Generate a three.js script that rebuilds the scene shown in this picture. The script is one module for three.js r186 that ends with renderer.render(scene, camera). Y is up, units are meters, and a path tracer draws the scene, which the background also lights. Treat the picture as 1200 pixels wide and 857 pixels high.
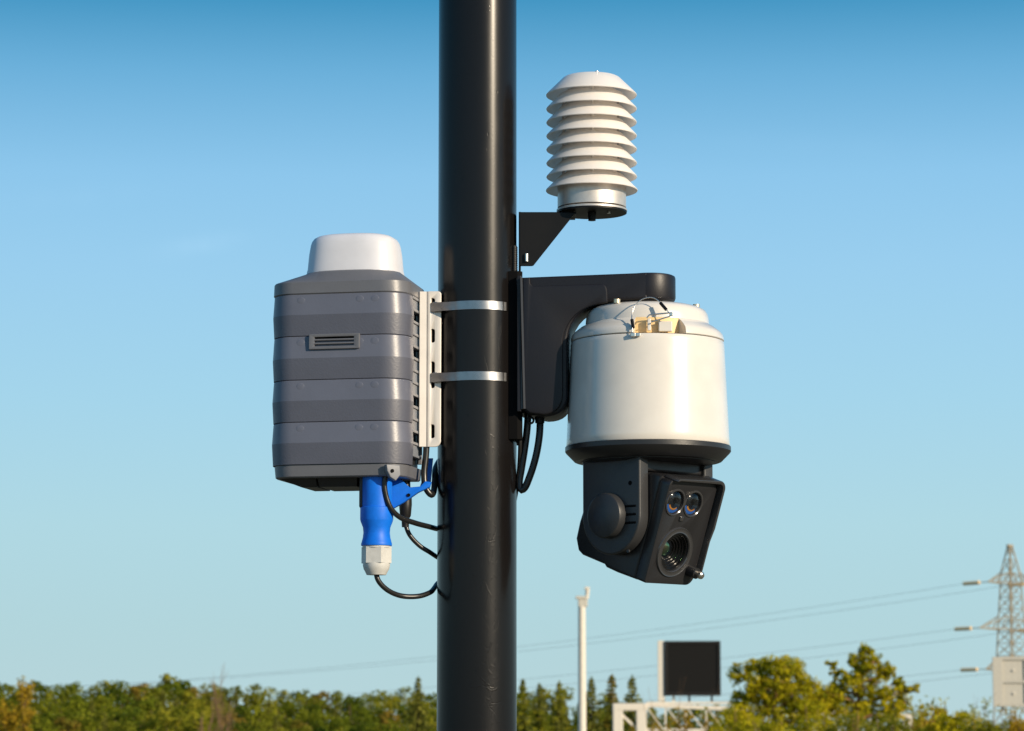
import * as THREE from 'three';
import { mergeGeometries, toCreasedNormals } from 'three/addons/utils/BufferGeometryUtils.js';
import { RoundedBoxGeometry } from 'three/addons/geometries/RoundedBoxGeometry.js';

// ---------------------------------------------------------------- camera, sky, sun, exposure
const F = 3440, CX = 600, CY = 428.5, D = 4.2;            // photo focal length in its pixels, pole distance (m)
const PITCH = Math.atan((858 - CY) / F), EYE = 1.6;
const scene = new THREE.Scene();
const camera = new THREE.PerspectiveCamera(2 * Math.atan(CY / F) * 180 / Math.PI, 1200 / 857, 0.05, 8000);
camera.position.set(0, EYE, 0);
camera.rotation.set(PITCH, 0, 0);
camera.focus = 4.19; camera.userData.fStop = 18;
scene.add(camera);

const SUN_AZ = 48 * Math.PI / 180, SUN_EL = 19 * Math.PI / 180;
const sunDir = new THREE.Vector3(Math.sin(SUN_AZ) * Math.cos(SUN_EL), Math.sin(SUN_EL), Math.cos(SUN_AZ) * Math.cos(SUN_EL));
function skyTexture() {
  const W = 2048, H = 1024, data = new Float32Array(W * H * 4);
  const stops = [[-90, .10, .10, .07], [-1.5, .30, .36, .34], [0, .475, .655, .69], [2, .445, .665, .715], [4, .43, .685, .77], [6.5, .37, .66, .83], [9, .32, .615, .855], [10.8, .265, .565, .835], [12.8, .145, .43, .70], [14.4, .043, .288, .53], [20, .035, .235, .47], [35, .038, .20, .42], [90, .028, .14, .32]];
  const d = new THREE.Vector3();
  const wisps = [[-6.15, 9.42, .55, .085, .16, .05], [-8.6, 10.3, 1.2, .10, .1, .012], [5.5, 11.4, 1.8, .12, -.06, .010], [38, 24, 9, 1.2, .15, .05], [-70, 30, 14, 2, .1, .05], [120, 40, 12, 2, .2, .05], [-150, 22, 16, 1.6, .1, .05]];   // faint high cloud: azimuth right of the view, height, length, breadth, slope, strength
  for (let j = 0; j < H; j++) for (let i = 0; i < W; i++) {
    const el = (j + .5) / H * 180 - 90, az = (i + .5) / W * 2 * Math.PI - Math.PI;
    let k = 0; while (k < stops.length - 2 && stops[k + 1][0] < el) k++;
    const a = stops[k], b = stops[k + 1]; let t = (el - a[0]) / (b[0] - a[0]); t = Math.min(1, Math.max(0, t));
    const c = [1, 2, 3].map(n => (a[n] + (b[n] - a[n]) * t) / 1.1);
    d.set(Math.cos(el * Math.PI / 180) * Math.cos(az), Math.sin(el * Math.PI / 180), Math.cos(el * Math.PI / 180) * Math.sin(az));
    const ang = Math.acos(Math.min(1, Math.max(-1, d.dot(sunDir)))) * 180 / Math.PI;
    const glow = el > -1 ? 1.5 * Math.exp(-ang / 9) + .22 * Math.exp(-ang / 30) : 0;
    let cl = 0; const bear = ((Math.atan2(Math.cos(az), -Math.sin(az)) * 180 / Math.PI));
    if (el > 0) for (const [ca, ce, sl, sb, k, v] of wisps) { let q = bear - ca; if (q > 180) q -= 360; if (q < -180) q += 360; const w = el - ce - k * q; if (Math.abs(q) < 3.2 * sl && Math.abs(w) < 3.2 * sb) cl += v * Math.exp(-(q * q) / (2 * sl * sl) - (w * w) / (2 * sb * sb)) * (.75 + .25 * Math.sin(q * 9 / sl)); }
    for (let n = 0; n < 3; n++) c[n] += cl * [1, .96, .92][n];
    const o = (j * W + i) * 4;
    data[o] = c[0] + glow * 1.0; data[o + 1] = c[1] + glow * .86; data[o + 2] = c[2] + glow * .66; data[o + 3] = 1;
  }
  const t = new THREE.DataTexture(data, W, H, THREE.RGBAFormat, THREE.FloatType);
  t.mapping = THREE.EquirectangularReflectionMapping; t.magFilter = THREE.LinearFilter; t.minFilter = THREE.LinearFilter; t.needsUpdate = true;
  return t;
}
scene.background = skyTexture(); scene.environment = scene.background;

const sun = new THREE.DirectionalLight(new THREE.Color().setRGB(1, .84, .63), 5);
sun.position.copy(sunDir).multiplyScalar(60).add(new THREE.Vector3(0, 2, -D));
sun.target.position.set(0, 2, -D); scene.add(sun, sun.target);
sun.castShadow = true; sun.shadow.mapSize.set(4096, 4096);
Object.assign(sun.shadow.camera, { left: -40, right: 40, top: 40, bottom: -40, near: 1, far: 900 });

const renderer = new THREE.WebGLRenderer({ antialias: true });
renderer.toneMapping = THREE.LinearToneMapping; renderer.toneMappingExposure = 1.1;
renderer.shadowMap.enabled = true; renderer.setSize(1024, 731);

// ---------------------------------------------------------------- helpers
function rng(seed) { let s = seed >>> 0; return () => { s = (s + 0x6D2B79F5) >>> 0; let t = s; t = Math.imul(t ^ (t >>> 15), t | 1); t ^= t + Math.imul(t ^ (t >>> 7), t | 61); return ((t ^ (t >>> 14)) >>> 0) / 4294967296; }; }
const V = (x, y, z) => new THREE.Vector3(x, y, z);
const K = D / (F * Math.cos(PITCH)), KV = K * 1.008;      // metres per photo pixel at the pole
// the point on the vertical plane z that photo pixel (px, py) looks at
function at(px, py, z) {
  const v = V((px - CX) / F, -(py - CY) / F, -1).applyAxisAngle(V(1, 0, 0), PITCH);
  return v.multiplyScalar(z / v.z).add(V(0, EYE, 0));
}
const hero = (px, py, dz = 0) => at(px, py, -D + dz * K);
const used = {};
function numbered(n) { used[n] = (used[n] ?? -1) + 1; return used[n] ? `${n}_${String(used[n]).padStart(3, '0')}` : n; }
function tag(o, label, category, group) { o.userData.label = label; o.userData.category = category; if (group) o.userData.group = group; return o; }
function thing(name, label, category, pos, turn = 0, group) {
  const o = new THREE.Group(); o.name = numbered(name); o.position.copy(pos); o.rotation.y = turn; tag(o, label, category, group); scene.add(o); return o;
}
function boxUV(g) {
  const p = g.attributes.position, n = g.attributes.normal, uv = new Float32Array(p.count * 2);
  for (let i = 0; i < p.count; i += 3) {
    const ax = Math.abs(n.getX(i) + n.getX(i + 1) + n.getX(i + 2)), ay = Math.abs(n.getY(i) + n.getY(i + 1) + n.getY(i + 2)), az = Math.abs(n.getZ(i) + n.getZ(i + 1) + n.getZ(i + 2));
    for (let k = i; k < i + 3; k++) {
      const x = p.getX(k), y = p.getY(k), z = p.getZ(k);
      const [u, v] = ax > ay && ax > az ? [z, y] : ay > az ? [x, z] : [x, y];
      uv[k * 2] = u; uv[k * 2 + 1] = v;
    }
  }
  g.setAttribute('uv', new THREE.BufferAttribute(uv, 2)); return g;
}
function flat(g) {
  const h = g.index ? g.toNonIndexed() : g;
  for (const k of Object.keys(h.attributes)) if (!['position', 'normal', 'uv', 'color'].includes(k)) h.deleteAttribute(k);
  h.morphAttributes = {}; return h;
}
function merge(list) { const a = list.map(flat); return a.length > 1 ? mergeGeometries(a) : a[0].clone(); }
// one named mesh; geometry given in photo pixels at the pole unless unit is 1 (metres)
function obj(name, geos, mat, parent = scene, unit = K) {
  const g = merge(Array.isArray(geos) ? geos : [geos]);
  if (unit !== 1) g.scale(unit, unit === K ? KV : unit, unit);
  boxUV(g);
  const m = new THREE.Mesh(g, mat); m.name = parent === scene ? numbered(name) : name;
  m.castShadow = m.receiveShadow = true; parent.add(m); return m;
}
const place = (o, x, y, z) => { o.position.set(x * K, y * KV, z * K); return o; };
const mv = (g, x, y, z) => g.translate(x, y, z);
const box = (w, h, d, x = 0, y = 0, z = 0, r = 0) => mv(r ? new RoundedBoxGeometry(w, h, d, 2, r) : new THREE.BoxGeometry(w, h, d), x, y, z);
const crease = (g, deg = 32) => toCreasedNormals(flat(g), deg * Math.PI / 180);
const lathe = (pts, seg = 96, p0 = 0, pl = Math.PI * 2) => crease(new THREE.LatheGeometry(pts.map(p => new THREE.Vector2(p[0], p[1])), seg, p0, pl));
function rod(a, b, r, seg = 10, r2 = r) {
  const d = b.clone().sub(a), g = new THREE.CylinderGeometry(r2, r, d.length(), seg, 1);
  g.applyQuaternion(new THREE.Quaternion().setFromUnitVectors(V(0, 1, 0), d.normalize()));
  return mv(g, (a.x + b.x) / 2, (a.y + b.y) / 2, (a.z + b.z) / 2);
}
function bar(a, b, w, h = w) {   // a square bar between two points
  const d = b.clone().sub(a), g = new THREE.BoxGeometry(w, d.length(), h);
  g.applyQuaternion(new THREE.Quaternion().setFromUnitVectors(V(0, 1, 0), d.normalize()));
  return mv(g, (a.x + b.x) / 2, (a.y + b.y) / 2, (a.z + b.z) / 2);
}
const tube = (pts, r, n = 60, seg = 10) => new THREE.TubeGeometry(new THREE.CatmullRomCurve3(pts, false, 'centripetal'), n, r, seg, false);
function shape(pts) { const s = new THREE.Shape(); pts.forEach(([x, y], i) => i ? s.lineTo(x, y) : s.moveTo(x, y)); s.closePath(); return s; }
function roundRect(w, h, r, x = 0, y = 0, C = THREE.Shape) {
  const s = new C(), a = x - w / 2, b = x + w / 2, c = y - h / 2, d = y + h / 2, [r1, r2, r3, r4] = Array.isArray(r) ? r : [r, r, r, r]; // tl tr br bl
  s.moveTo(a + r4, c); s.lineTo(b - r3, c); if (r3) s.absarc(b - r3, c + r3, r3, -Math.PI / 2, 0); s.lineTo(b, d - r2); if (r2) s.absarc(b - r2, d - r2, r2, 0, Math.PI / 2);
  s.lineTo(a + r1, d); if (r1) s.absarc(a + r1, d - r1, r1, Math.PI / 2, Math.PI); s.lineTo(a, c + r4); if (r4) s.absarc(a + r4, c + r4, r4, Math.PI, Math.PI * 1.5);
  return s;
}
const slot = (w, h, x, y) => roundRect(w, h, w / 2, x, y, THREE.Path);
function extr(s, d, bev = 0, seg = 3, curve = 12) {   // front face at z = d/2 after bevel
  const g = new THREE.ExtrudeGeometry(s, { depth: d - 2 * bev, bevelEnabled: bev > 0, bevelThickness: bev, bevelSize: bev, bevelOffset: -bev, bevelSegments: seg, curveSegments: curve });
  return crease(mv(g, 0, 0, -d / 2 + bev), 28);
}
// stack of closed outlines: rings[i] = array of Vector3, all of one length
function loft(rings, deg = 25, caps = true) {
  const pos = [], n = rings[0].length;
  const tri = (a, b, c) => pos.push(a.x, a.y, a.z, b.x, b.y, b.z, c.x, c.y, c.z);
  for (let k = 0; k + 1 < rings.length; k++) for (let i = 0; i < n; i++) {
    const a = rings[k][i], b = rings[k][(i + 1) % n], c = rings[k + 1][(i + 1) % n], d = rings[k + 1][i];
    tri(a, b, c); tri(a, c, d);
  }
  if (caps) for (const [r, s] of [[rings[0], 0], [rings[rings.length - 1], 1]]) {
    const c = r.reduce((p, q) => p.add(q), V(0, 0, 0)).divideScalar(n);
    for (let i = 0; i < n; i++) s ? tri(c, r[i], r[(i + 1) % n]) : tri(c, r[(i + 1) % n], r[i]);
  }
  const g = new THREE.BufferGeometry(); g.setAttribute('position', new THREE.Float32BufferAttribute(pos, 3));
  g.setAttribute('uv', new THREE.Float32BufferAttribute(new Float32Array(pos.length / 3 * 2), 2));
  g.computeVertexNormals(); return crease(g, deg);
}

// ---------------------------------------------------------------- textures and materials
function noiseField(N, cells, oct, seed) {   // tileable value noise, 0..1
  const out = new Float32Array(N * N); let amp = 1, sum = 0;
  for (let o = 0; o < oct; o++) {
    const c = cells << o, r = rng(seed + o * 101), g = Float32Array.from({ length: c * c }, () => r());
    for (let y = 0; y < N; y++) for (let x = 0; x < N; x++) {
      const u = x / N * c, v = y / N * c, i = u | 0, j = v | 0; let a = u - i, b = v - j; a = a * a * (3 - 2 * a); b = b * b * (3 - 2 * b);
      const i1 = (i + 1) % c, j1 = (j + 1) % c;
      out[y * N + x] += amp * ((g[j * c + i] * (1 - a) + g[j * c + i1] * a) * (1 - b) + (g[j1 * c + i] * (1 - a) + g[j1 * c + i1] * a) * b);
    }
    sum += amp; amp *= .55;
  }
  return out.map(v => v / sum);
}
function texFrom(N, fn, rx, ry = rx, srgb = false) {
  const d = new Uint8Array(N * N * 4);
  for (let i = 0; i < N * N; i++) { const c = fn(i); const a = Array.isArray(c) ? c : [c, c, c]; for (let k = 0; k < 3; k++) d[i * 4 + k] = Math.max(0, Math.min(255, a[k] * 255)); d[i * 4 + 3] = 255; }
  const t = new THREE.DataTexture(d, N, N, THREE.RGBAFormat); t.wrapS = t.wrapT = THREE.RepeatWrapping; t.repeat.set(rx, ry);
  t.magFilter = THREE.LinearFilter; t.minFilter = THREE.LinearMipmapLinearFilter; t.generateMipmaps = true; if (srgb) t.colorSpace = THREE.SRGBColorSpace; t.needsUpdate = true; return t;
}
const nA = noiseField(256, 4, 6, 11), nB = noiseField(256, 24, 3, 29), nC = noiseField(256, 3, 5, 47);
const dirt = texFrom(256, i => { const v = .80 + .26 * nA[i] + .05 * nB[i]; return [v, v * .995, v * .985]; }, 3.1, 3.1);
const dirtFine = texFrom(256, i => .86 + .2 * nB[i] * nC[i] * 2, 9, 9);
const grain = texFrom(256, i => nB[i], 22, 22);
const peel = texFrom(256, i => nA[i] * .5 + nB[i] * .5, 7, 7);
const roughTex = texFrom(256, i => .72 + .38 * nA[i], 4.3, 4.3);
const std = (rgb, rough, o = {}) => new THREE.MeshPhysicalMaterial({ color: new THREE.Color().setRGB(...rgb), roughness: rough, ...o });
const M = {
  greyShellShaded: std([.081, .087, .117], .5, { map: dirt, roughnessMap: roughTex, bumpMap: grain, bumpScale: .00014 }),  // rougher copy of greyShell with the lower facet shade in its colour
  greyShell: std([.110, .119, .160], .40, { map: dirt, roughnessMap: roughTex, bumpMap: grain, bumpScale: .00005 }),
  greyLid: std([.118, .122, .140], .44, { map: dirt, roughnessMap: roughTex, bumpMap: grain, bumpScale: .00006 }),
  greyRib: std([.18, .19, .215], .5, { map: dirtFine }),
  dome: std([.60, .61, .665], .40, { map: dirt, roughnessMap: roughTex }),
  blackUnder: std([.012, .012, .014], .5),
  shieldWhite: std([.90, .865, .83], .45, { roughnessMap: roughTex, transmission: .36, thickness: 0, side: THREE.DoubleSide }),
  alu: std([.64, .60, .56], .5, { metalness: .7, map: dirtFine, roughnessMap: roughTex }),
  steel: std([.74, .69, .64], .5, { metalness: .35, map: dirt, roughnessMap: roughTex, bumpMap: grain, bumpScale: .00003 }),
  strap: std([.33, .325, .33], .30, { metalness: 1, map: dirtFine, roughnessMap: roughTex }),
  blackMetal: std([.0035, .0035, .004], .5, { specularIntensity: .45, roughnessMap: roughTex, bumpMap: grain, bumpScale: .00004 }),
  armPlastic: std([.0085, .008, .0115], .46, { specularIntensity: .7, map: dirt, roughnessMap: roughTex, bumpMap: grain, bumpScale: .00006 }),
  armEdgeLit: std([.055, .055, .06], .4),  // lighter arm plastic, the light on the edges put into its colour
  camWhite: std([.645, .615, .57], .26, { map: dirt, roughnessMap: roughTex, bumpMap: peel, bumpScale: .00004, clearcoat: .6, clearcoatRoughness: .14 }),
  camWhiteBounce: std([.72, .52, .26], .5),  // housing white with warm bounce light put into the colour
  camDark: std([.030, .031, .034], .46, { map: dirt, roughnessMap: roughTex, bumpMap: grain, bumpScale: .00006 }),
  camBlack: std([.014, .014, .016], .40, { roughnessMap: roughTex, bumpMap: grain, bumpScale: .00005 }),
  rim: std([.032, .032, .034], .26, { clearcoat: .4, clearcoatRoughness: .15 }),
  barrel: std([.005, .005, .006], .22, { clearcoat: .3 }),
  pit: std([.003, .003, .0035], .8, { specularIntensity: .2 }),
  blue: std([.003, .145, .70], .50, { specularIntensity: .6, map: dirtFine, roughnessMap: roughTex }),
  gland: std([.52, .52, .50], .5, { map: dirtFine }),
  cable: std([.012, .012, .012], .38, { roughnessMap: roughTex }),
  brass: std([.72, .60, .42], .35, { metalness: .8 }),
  chrome: std([.70, .66, .60], .28, { metalness: 1 }),
  reflectBlue: std([.02, .11, .42], .3, { metalness: .2 }), reflectAmber: std([.42, .18, .03], .3, { metalness: .2 }), coatDark: std([.004, .006, .010], .10),  // blue and amber are painted reflection colours for the lens arcs
  lensGlass: std([1, 1, 1], .10, { transmission: 1, thickness: 0, ior: 1.5, side: THREE.DoubleSide }),
  lensCore: std([.006, .007, .010], .05, { clearcoat: 1, clearcoatRoughness: .02, iridescence: 1, iridescenceIOR: 1.9, iridescenceThicknessRange: [100, 380] }),
  hostGrey: std([.55, .54, .51], .6, { map: dirt }),
};

// ---------------------------------------------------------------- ground
function groundY(z) {   // falls away behind the pole to the road cutting, then rises to the wood
  const d = -z, s = (a, b, t) => { t = Math.min(1, Math.max(0, (t - a) / (b - a))); return t * t * (3 - 2 * t); };
  return -4.6 * s(30, 220, d) + 4.4 * s(400, 640, d);
}
{
  const g = new THREE.BufferGeometry(), R = [0, 2, 5, 10, 20, 40, 70, 100, 140, 180, 220, 280, 340, 400, 460, 520, 580, 640, 800, 1200, 2000, 4000, 7000], S = 72, pos = [], uv = [], idx = [];
  R.forEach(r => { for (let i = 0; i <= S; i++) { const a = i / S * Math.PI * 2, x = Math.sin(a) * r, z = Math.cos(a) * r; pos.push(x, groundY(z), z); uv.push(x * .2, z * .2); } });
  for (let k = 0; k + 1 < R.length; k++) for (let i = 0; i < S; i++) { const a = k * (S + 1) + i, b = a + S + 1; idx.push(a, b, b + 1, a, b + 1, a + 1); }
  g.setAttribute('position', new THREE.Float32BufferAttribute(pos, 3)); g.setAttribute('uv', new THREE.Float32BufferAttribute(uv, 2)); g.setIndex(idx); g.computeVertexNormals();
  const m = new THREE.Mesh(g, std([.17, .155, .10], .95, { map: texFrom(256, i => .6 + .8 * nA[i] * nC[i] * 1.6, 1, 1) }));
  m.name = 'ground'; m.receiveShadow = true; m.userData.kind = 'structure'; scene.add(m);
}

// ---------------------------------------------------------------- the pole
const axis = hero(559.2, 428, 0).x, PR = 46.2;
{
  const W = 1024, H = 2048, span = 1.12, y0 = at(559, 857, -D).y - .02;
  const mk = () => { const c = document.createElement('canvas'); c.width = W; c.height = H; return [c, c.getContext('2d')]; };
  const [cb, b] = mk(), [cc, c] = mk(); const r = rng(77);
  b.fillStyle = 'rgb(128,128,128)'; b.fillRect(0, 0, W, H); c.fillStyle = 'rgb(255,255,255)'; c.fillRect(0, 0, W, H);
  for (let i = 0; i < 26000; i++) { const v = 128 + (r() - .5) * 26 | 0; b.fillStyle = `rgba(${v},${v},${v},.5)`; b.beginPath(); b.arc(r() * W, r() * H, .8 + r() * 3.2, 0, 7); b.fill(); }   // orange peel
  for (let i = 0; i < 420; i++) { const v = r() < .6 ? 60 : 210, x = r() * W, y = r() * H, s = .6 + r() * r() * 3; b.fillStyle = `rgb(${v},${v},${v})`; b.beginPath(); b.ellipse(x, y, s, s * (1 + r()), 0, 0, 7); b.fill(); }   // pits
  const scuff = (x, y, len, a, wgt, tone) => { let px = x, py = y; b.strokeStyle = `rgb(${tone},${tone},${tone})`; b.lineWidth = wgt; b.lineCap = 'round'; b.beginPath(); b.moveTo(px, py); for (let k = 0; k < 6; k++) { a += (r() - .5) * .9; px += Math.cos(a) * len / 6; py += Math.sin(a) * len / 6; b.lineTo(px, py); } b.stroke(); };
  for (let i = 0; i < 150; i++) {   // scratches and paint wrinkles, mostly low on the side that faces the camera
    const low = Math.pow(r(), .4), th = (22 + (r() - .5) * (r() < .7 ? 26 : 70)) / 360, x = (th + 1) % 1 * W, y = (.36 + .64 * low) * H;
    scuff(x, y, 4 + r() * r() * 60, Math.PI / 2 + (r() - .5) * 2.4, 1 + r() * 1.8, r() < .6 ? 215 : 50);
    if (r() < .6) scuff(x + 2.5, y + 2, 8 + r() * 30, Math.PI / 2, 1.2, 70);
  }
  for (let i = 0; i < 34; i++) { const x = ((r() - .35) * .34 + 1) % 1 * W, y = (.1 + .9 * r()) * H; c.fillStyle = r() < .5 ? 'rgb(200,190,180)' : 'rgb(90,90,90)'; c.beginPath(); c.ellipse(x, y, .8 + r() * 1.4, 1 + r() * 3, 0, 0, 7); c.fill(); }
  const tex = (cv) => { const t = new THREE.CanvasTexture(cv); t.wrapS = t.wrapT = THREE.RepeatWrapping; return t; };
  const mat = std([.0062, .0055, .0056], .26, { specularIntensity: .52, bumpMap: tex(cb), bumpScale: .00022, roughnessMap: roughTex, map: (() => { const t = tex(cc); t.colorSpace = THREE.SRGBColorSpace; return t; })() });
  const root = thing('steel_pole', 'tall black painted steel pole carrying the sensor box and the camera', 'pole', V(axis, 0, -D));
  const h = 4.6, g = new THREE.CylinderGeometry(PR * K, PR * K, h, 128, 1, true); mv(g, 0, h / 2, 0);
  const p = g.attributes.position, uv = g.attributes.uv; for (let i = 0; i < p.count; i++) uv.setXY(i, uv.getX(i), (p.getY(i) - y0) / span);
  const m = new THREE.Mesh(g, mat); m.name = 'shaft'; m.castShadow = m.receiveShadow = true; root.add(m);
  obj('pole_cap', mv(new THREE.CylinderGeometry(PR * K * .9, PR * K * 1.04, .03, 64), 0, h + .012, 0), M.blackMetal, root, 1);
  const bp = extr(roundRect(.3, .3, .03), .02, .003); bp.rotateX(Math.PI / 2); obj('base_plate', mv(bp, 0, .012, 0), M.blackMetal, root, 1);
}

// ---------------------------------------------------------------- grey sensor enclosure on the left
{
  const yb = 561.3, root = thing('sensor_enclosure', 'grey banded plastic sensor box with white domed top left of the pole', 'sensor box', hero(400.5, yb, 40), -12 * Math.PI / 180);
  const hx = 51.6, R = 30, Y = y => yb - y;
  function outline(off, y, back = -8) {
    const pts = [], r = R + off, N = 14;
    for (let i = 0; i <= N; i++) { const a = Math.PI - i / N * Math.PI / 2; pts.push(V(-hx + Math.cos(a) * r, y, Math.sin(a) * r)); }
    for (let i = 1; i < 8; i++) pts.push(V(-hx + i / 8 * 2 * hx, y, r));
    for (let i = 0; i <= N; i++) { const a = Math.PI / 2 - i / N * Math.PI / 2; pts.push(V(hx + Math.cos(a) * r, y, Math.sin(a) * r)); }
    pts.push(V(hx + r, y, back)); pts.push(V(-hx - r, y, back));
    return pts.reverse();
  }
  const edges = [[350.9, 375.5, 399.6], [399.6, 425.6, 450], [450, 474.4, 498.4], [498.4, 522.6, 547.1]];
  edges.forEach(([a, m, b], i) => {
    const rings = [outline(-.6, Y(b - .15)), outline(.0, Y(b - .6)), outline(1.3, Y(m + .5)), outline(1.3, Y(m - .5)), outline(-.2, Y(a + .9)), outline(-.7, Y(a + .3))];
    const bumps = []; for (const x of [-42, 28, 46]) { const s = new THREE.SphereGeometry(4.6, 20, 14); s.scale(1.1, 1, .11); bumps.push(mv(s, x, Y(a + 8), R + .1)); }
    obj('shell_band', [loft(rings.slice(3), 22, false), ...bumps], M.greyShell, root); obj('shaded_band', loft(rings.slice(0, 4), 22, false), M.greyShellShaded, root);  // lower halves get the darker copy, facet shade painted in
  });
  const dx = 9, dz = -22;
  const ellip = (rx, rz, y, e = 2.6) => { const n = outline(0, 0).length, pts = outline(0, 0); return pts.map(p => { const a = Math.atan2(p.z - dz, p.x - dx * .3), c = Math.cos(a), s = Math.sin(a); return V(dx + Math.sign(c) * rx * Math.pow(Math.abs(c), 2 / e), y, dz + Math.sign(s) * rz * Math.pow(Math.abs(s), 2 / e)); }); };
  obj('lid', loft([outline(-.4, Y(351.2), -60), outline(.8, Y(350), -60), outline(.2, Y(337.2), -60), outline(-1, Y(335.9), -60), ellip(59, 46, Y(324.5)), ellip(57, 44, Y(323))], 24), M.greyLid, root);
  // white dome
  const dr = [];
  for (const [f, y, e] of [[1, 325, 3], [1, 321, 3], [.985, 318, 3], [.955, 300, 3], [.925, 290, 3], [.90, 285.5, 3], [.86, 282, 2.9], [.79, 279.6, 2.8], [.7, 278.3, 2.7], [.4, 277.2, 2.5], [.05, 276.8, 2.3]]) dr.push(V(f, y, e));
  const ring = (f, y, e) => Array.from({ length: 72 }, (_, i) => { const a = -i / 72 * Math.PI * 2, c = Math.cos(a), s = Math.sin(a), q = 2 / e; return V(dx + Math.sign(c) * 55.5 * f * Math.pow(Math.abs(c), q), Y(y), dz + Math.sign(s) * 43 * f * Math.pow(Math.abs(s), q)); });
  obj('dome', loft(dr.map(v => ring(v.x, v.y, v.z)), 40), M.dome, root);
  // skirt and underside
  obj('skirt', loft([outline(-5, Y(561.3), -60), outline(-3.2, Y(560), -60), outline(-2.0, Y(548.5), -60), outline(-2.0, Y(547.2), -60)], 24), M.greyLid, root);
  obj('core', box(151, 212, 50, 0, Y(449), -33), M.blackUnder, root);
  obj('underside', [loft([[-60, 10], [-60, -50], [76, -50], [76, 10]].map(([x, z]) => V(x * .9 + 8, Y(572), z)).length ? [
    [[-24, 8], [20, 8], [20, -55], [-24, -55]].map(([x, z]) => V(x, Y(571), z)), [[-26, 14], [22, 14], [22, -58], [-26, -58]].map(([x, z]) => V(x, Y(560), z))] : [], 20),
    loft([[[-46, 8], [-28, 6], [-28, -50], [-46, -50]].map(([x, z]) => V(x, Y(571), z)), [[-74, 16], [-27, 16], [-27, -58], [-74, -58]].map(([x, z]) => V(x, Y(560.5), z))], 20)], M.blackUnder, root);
  // vent on the front
  const fr = roundRect(60, 17.5, 1.2); for (const yy of [-4.2, 0, 4.2]) fr.holes.push(roundRect(47, 2.2, .6, 0, yy, THREE.Path));
  const ven = obj('vent', mv(extr(fr, 5, .6, 2), -1.3, 0, 0), M.greyLid, root); place(ven, 0, Y(406.8), R + 1.2);
  const vb = obj('vent_back', box(50, 13, 1, -1.3, 0, -1.6), M.pit, ven);
  // ladder of ribs down each side
  for (const s of [1, -1]) {
    for (let i = 0; i < 14; i++) {
      const y = 352.5 + i * 14; obj('rib', box(9, 3.2, 46, s * 77.6, Y(y), -30, .6), M.greyRib, root);
      if (i < 13 && ![1, 4, 8, 11].includes(i)) obj('cell_wall', box(3, 11, 42, s * 78.8, Y(y + 7), -29), M.greyRib, root);
    }
    obj('side_rail', box(6, 194, 4, s * 79.2, Y(445), -52.2, .8), M.greyRib, root);
  }
  // hinge tab under the right corner
  const ht = obj('hinge_tab', extr(shape([[-8, 8], [9, 8], [10, -3], [4, -10], [-3, -6], [-7, 1]]), 7, 1.2), M.greyRib, root); place(ht, 66, Y(557), 27); ht.rotation.y = .7;
  const hs = new THREE.CylinderGeometry(2.1, 2.1, 2, 16); hs.rotateX(Math.PI / 2); obj('screw', mv(hs, -1, 1, 3.7), M.pit, ht);
}

// ---------------------------------------------------------------- steel bracket strip and the two straps
{
  const zf = 24, root = thing('mounting_bracket', 'upright pale steel bracket strip with slots between grey box and pole', 'bracket', hero(509.5, 525, zf));
  const H = 181, s = roundRect(14, H, [0, 4, 7, 0], 0, H / 2 + 1);
  for (const [y0, y1] of [[351, 366], [387, 403], [425, 456], [498, 514]]) s.holes.push(slot(5, y1 - y0, -2.8, 525 - (y0 + y1) / 2));
  obj('slotted_plate', extr(s, 3.2, .5, 2), M.steel, root);
  obj('bend', mv(new THREE.CylinderGeometry(3.2, 3.2, H - .6, 24), -7.2, H / 2 + 1, -1.7), M.steel, root);
  const fl = box(12.5, H, 3, 0, 0, 0, .8); fl.rotateY(.10); obj('flange', mv(fl, -12.4, H / 2 + 1, -1.2), M.steel, root);
  obj('rubber_backing', box(15, H - 6, 4, -1.5, H / 2 + 1, -5, 1), M.pit, root);
  for (const [y, which] of [[364, 'upper'], [446, 'lower']]) {
    const st = thing('steel_strap', `thin shiny steel strap round the black pole, ${which} of the two`, 'strap', V(axis, hero(559, y, 0).y, -D));
    const pts = [], R = PR + 1.1; pts.push([-58, 21.5], [-52, 28.2]);
    for (let a = -34; a <= 41; a += 3) pts.push([Math.sin(a * Math.PI / 180) * R, Math.cos(a * Math.PI / 180) * R]);
    pts.push([33, 33.5], [33.8, 30], [34, 0]);
    const t = 1.4, inner = pts.map(([x, z], i) => { const a = pts[Math.max(0, i - 1)], b = pts[Math.min(pts.length - 1, i + 1)], dx = b[0] - a[0], dz = b[1] - a[1], l = Math.hypot(dx, dz); return [x - dz / l * -t * -1, z + dx / l * -t * -1 * -1]; });
    const g = extr(shape([...pts, ...inner.reverse()]), 10.4, .3, 1); g.rotateX(Math.PI / 2); g.scale(1, 1, 1);
    // extruded in plan: shape y becomes depth
    g.scale(1, 1, 1); const m = obj('band', g, M.strap, st);
    obj('buckle', box(5, 12, 3.2, -48.5, 0, 27.2, .8), M.strap, st).rotation.y = -.0;
  }
}

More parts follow.
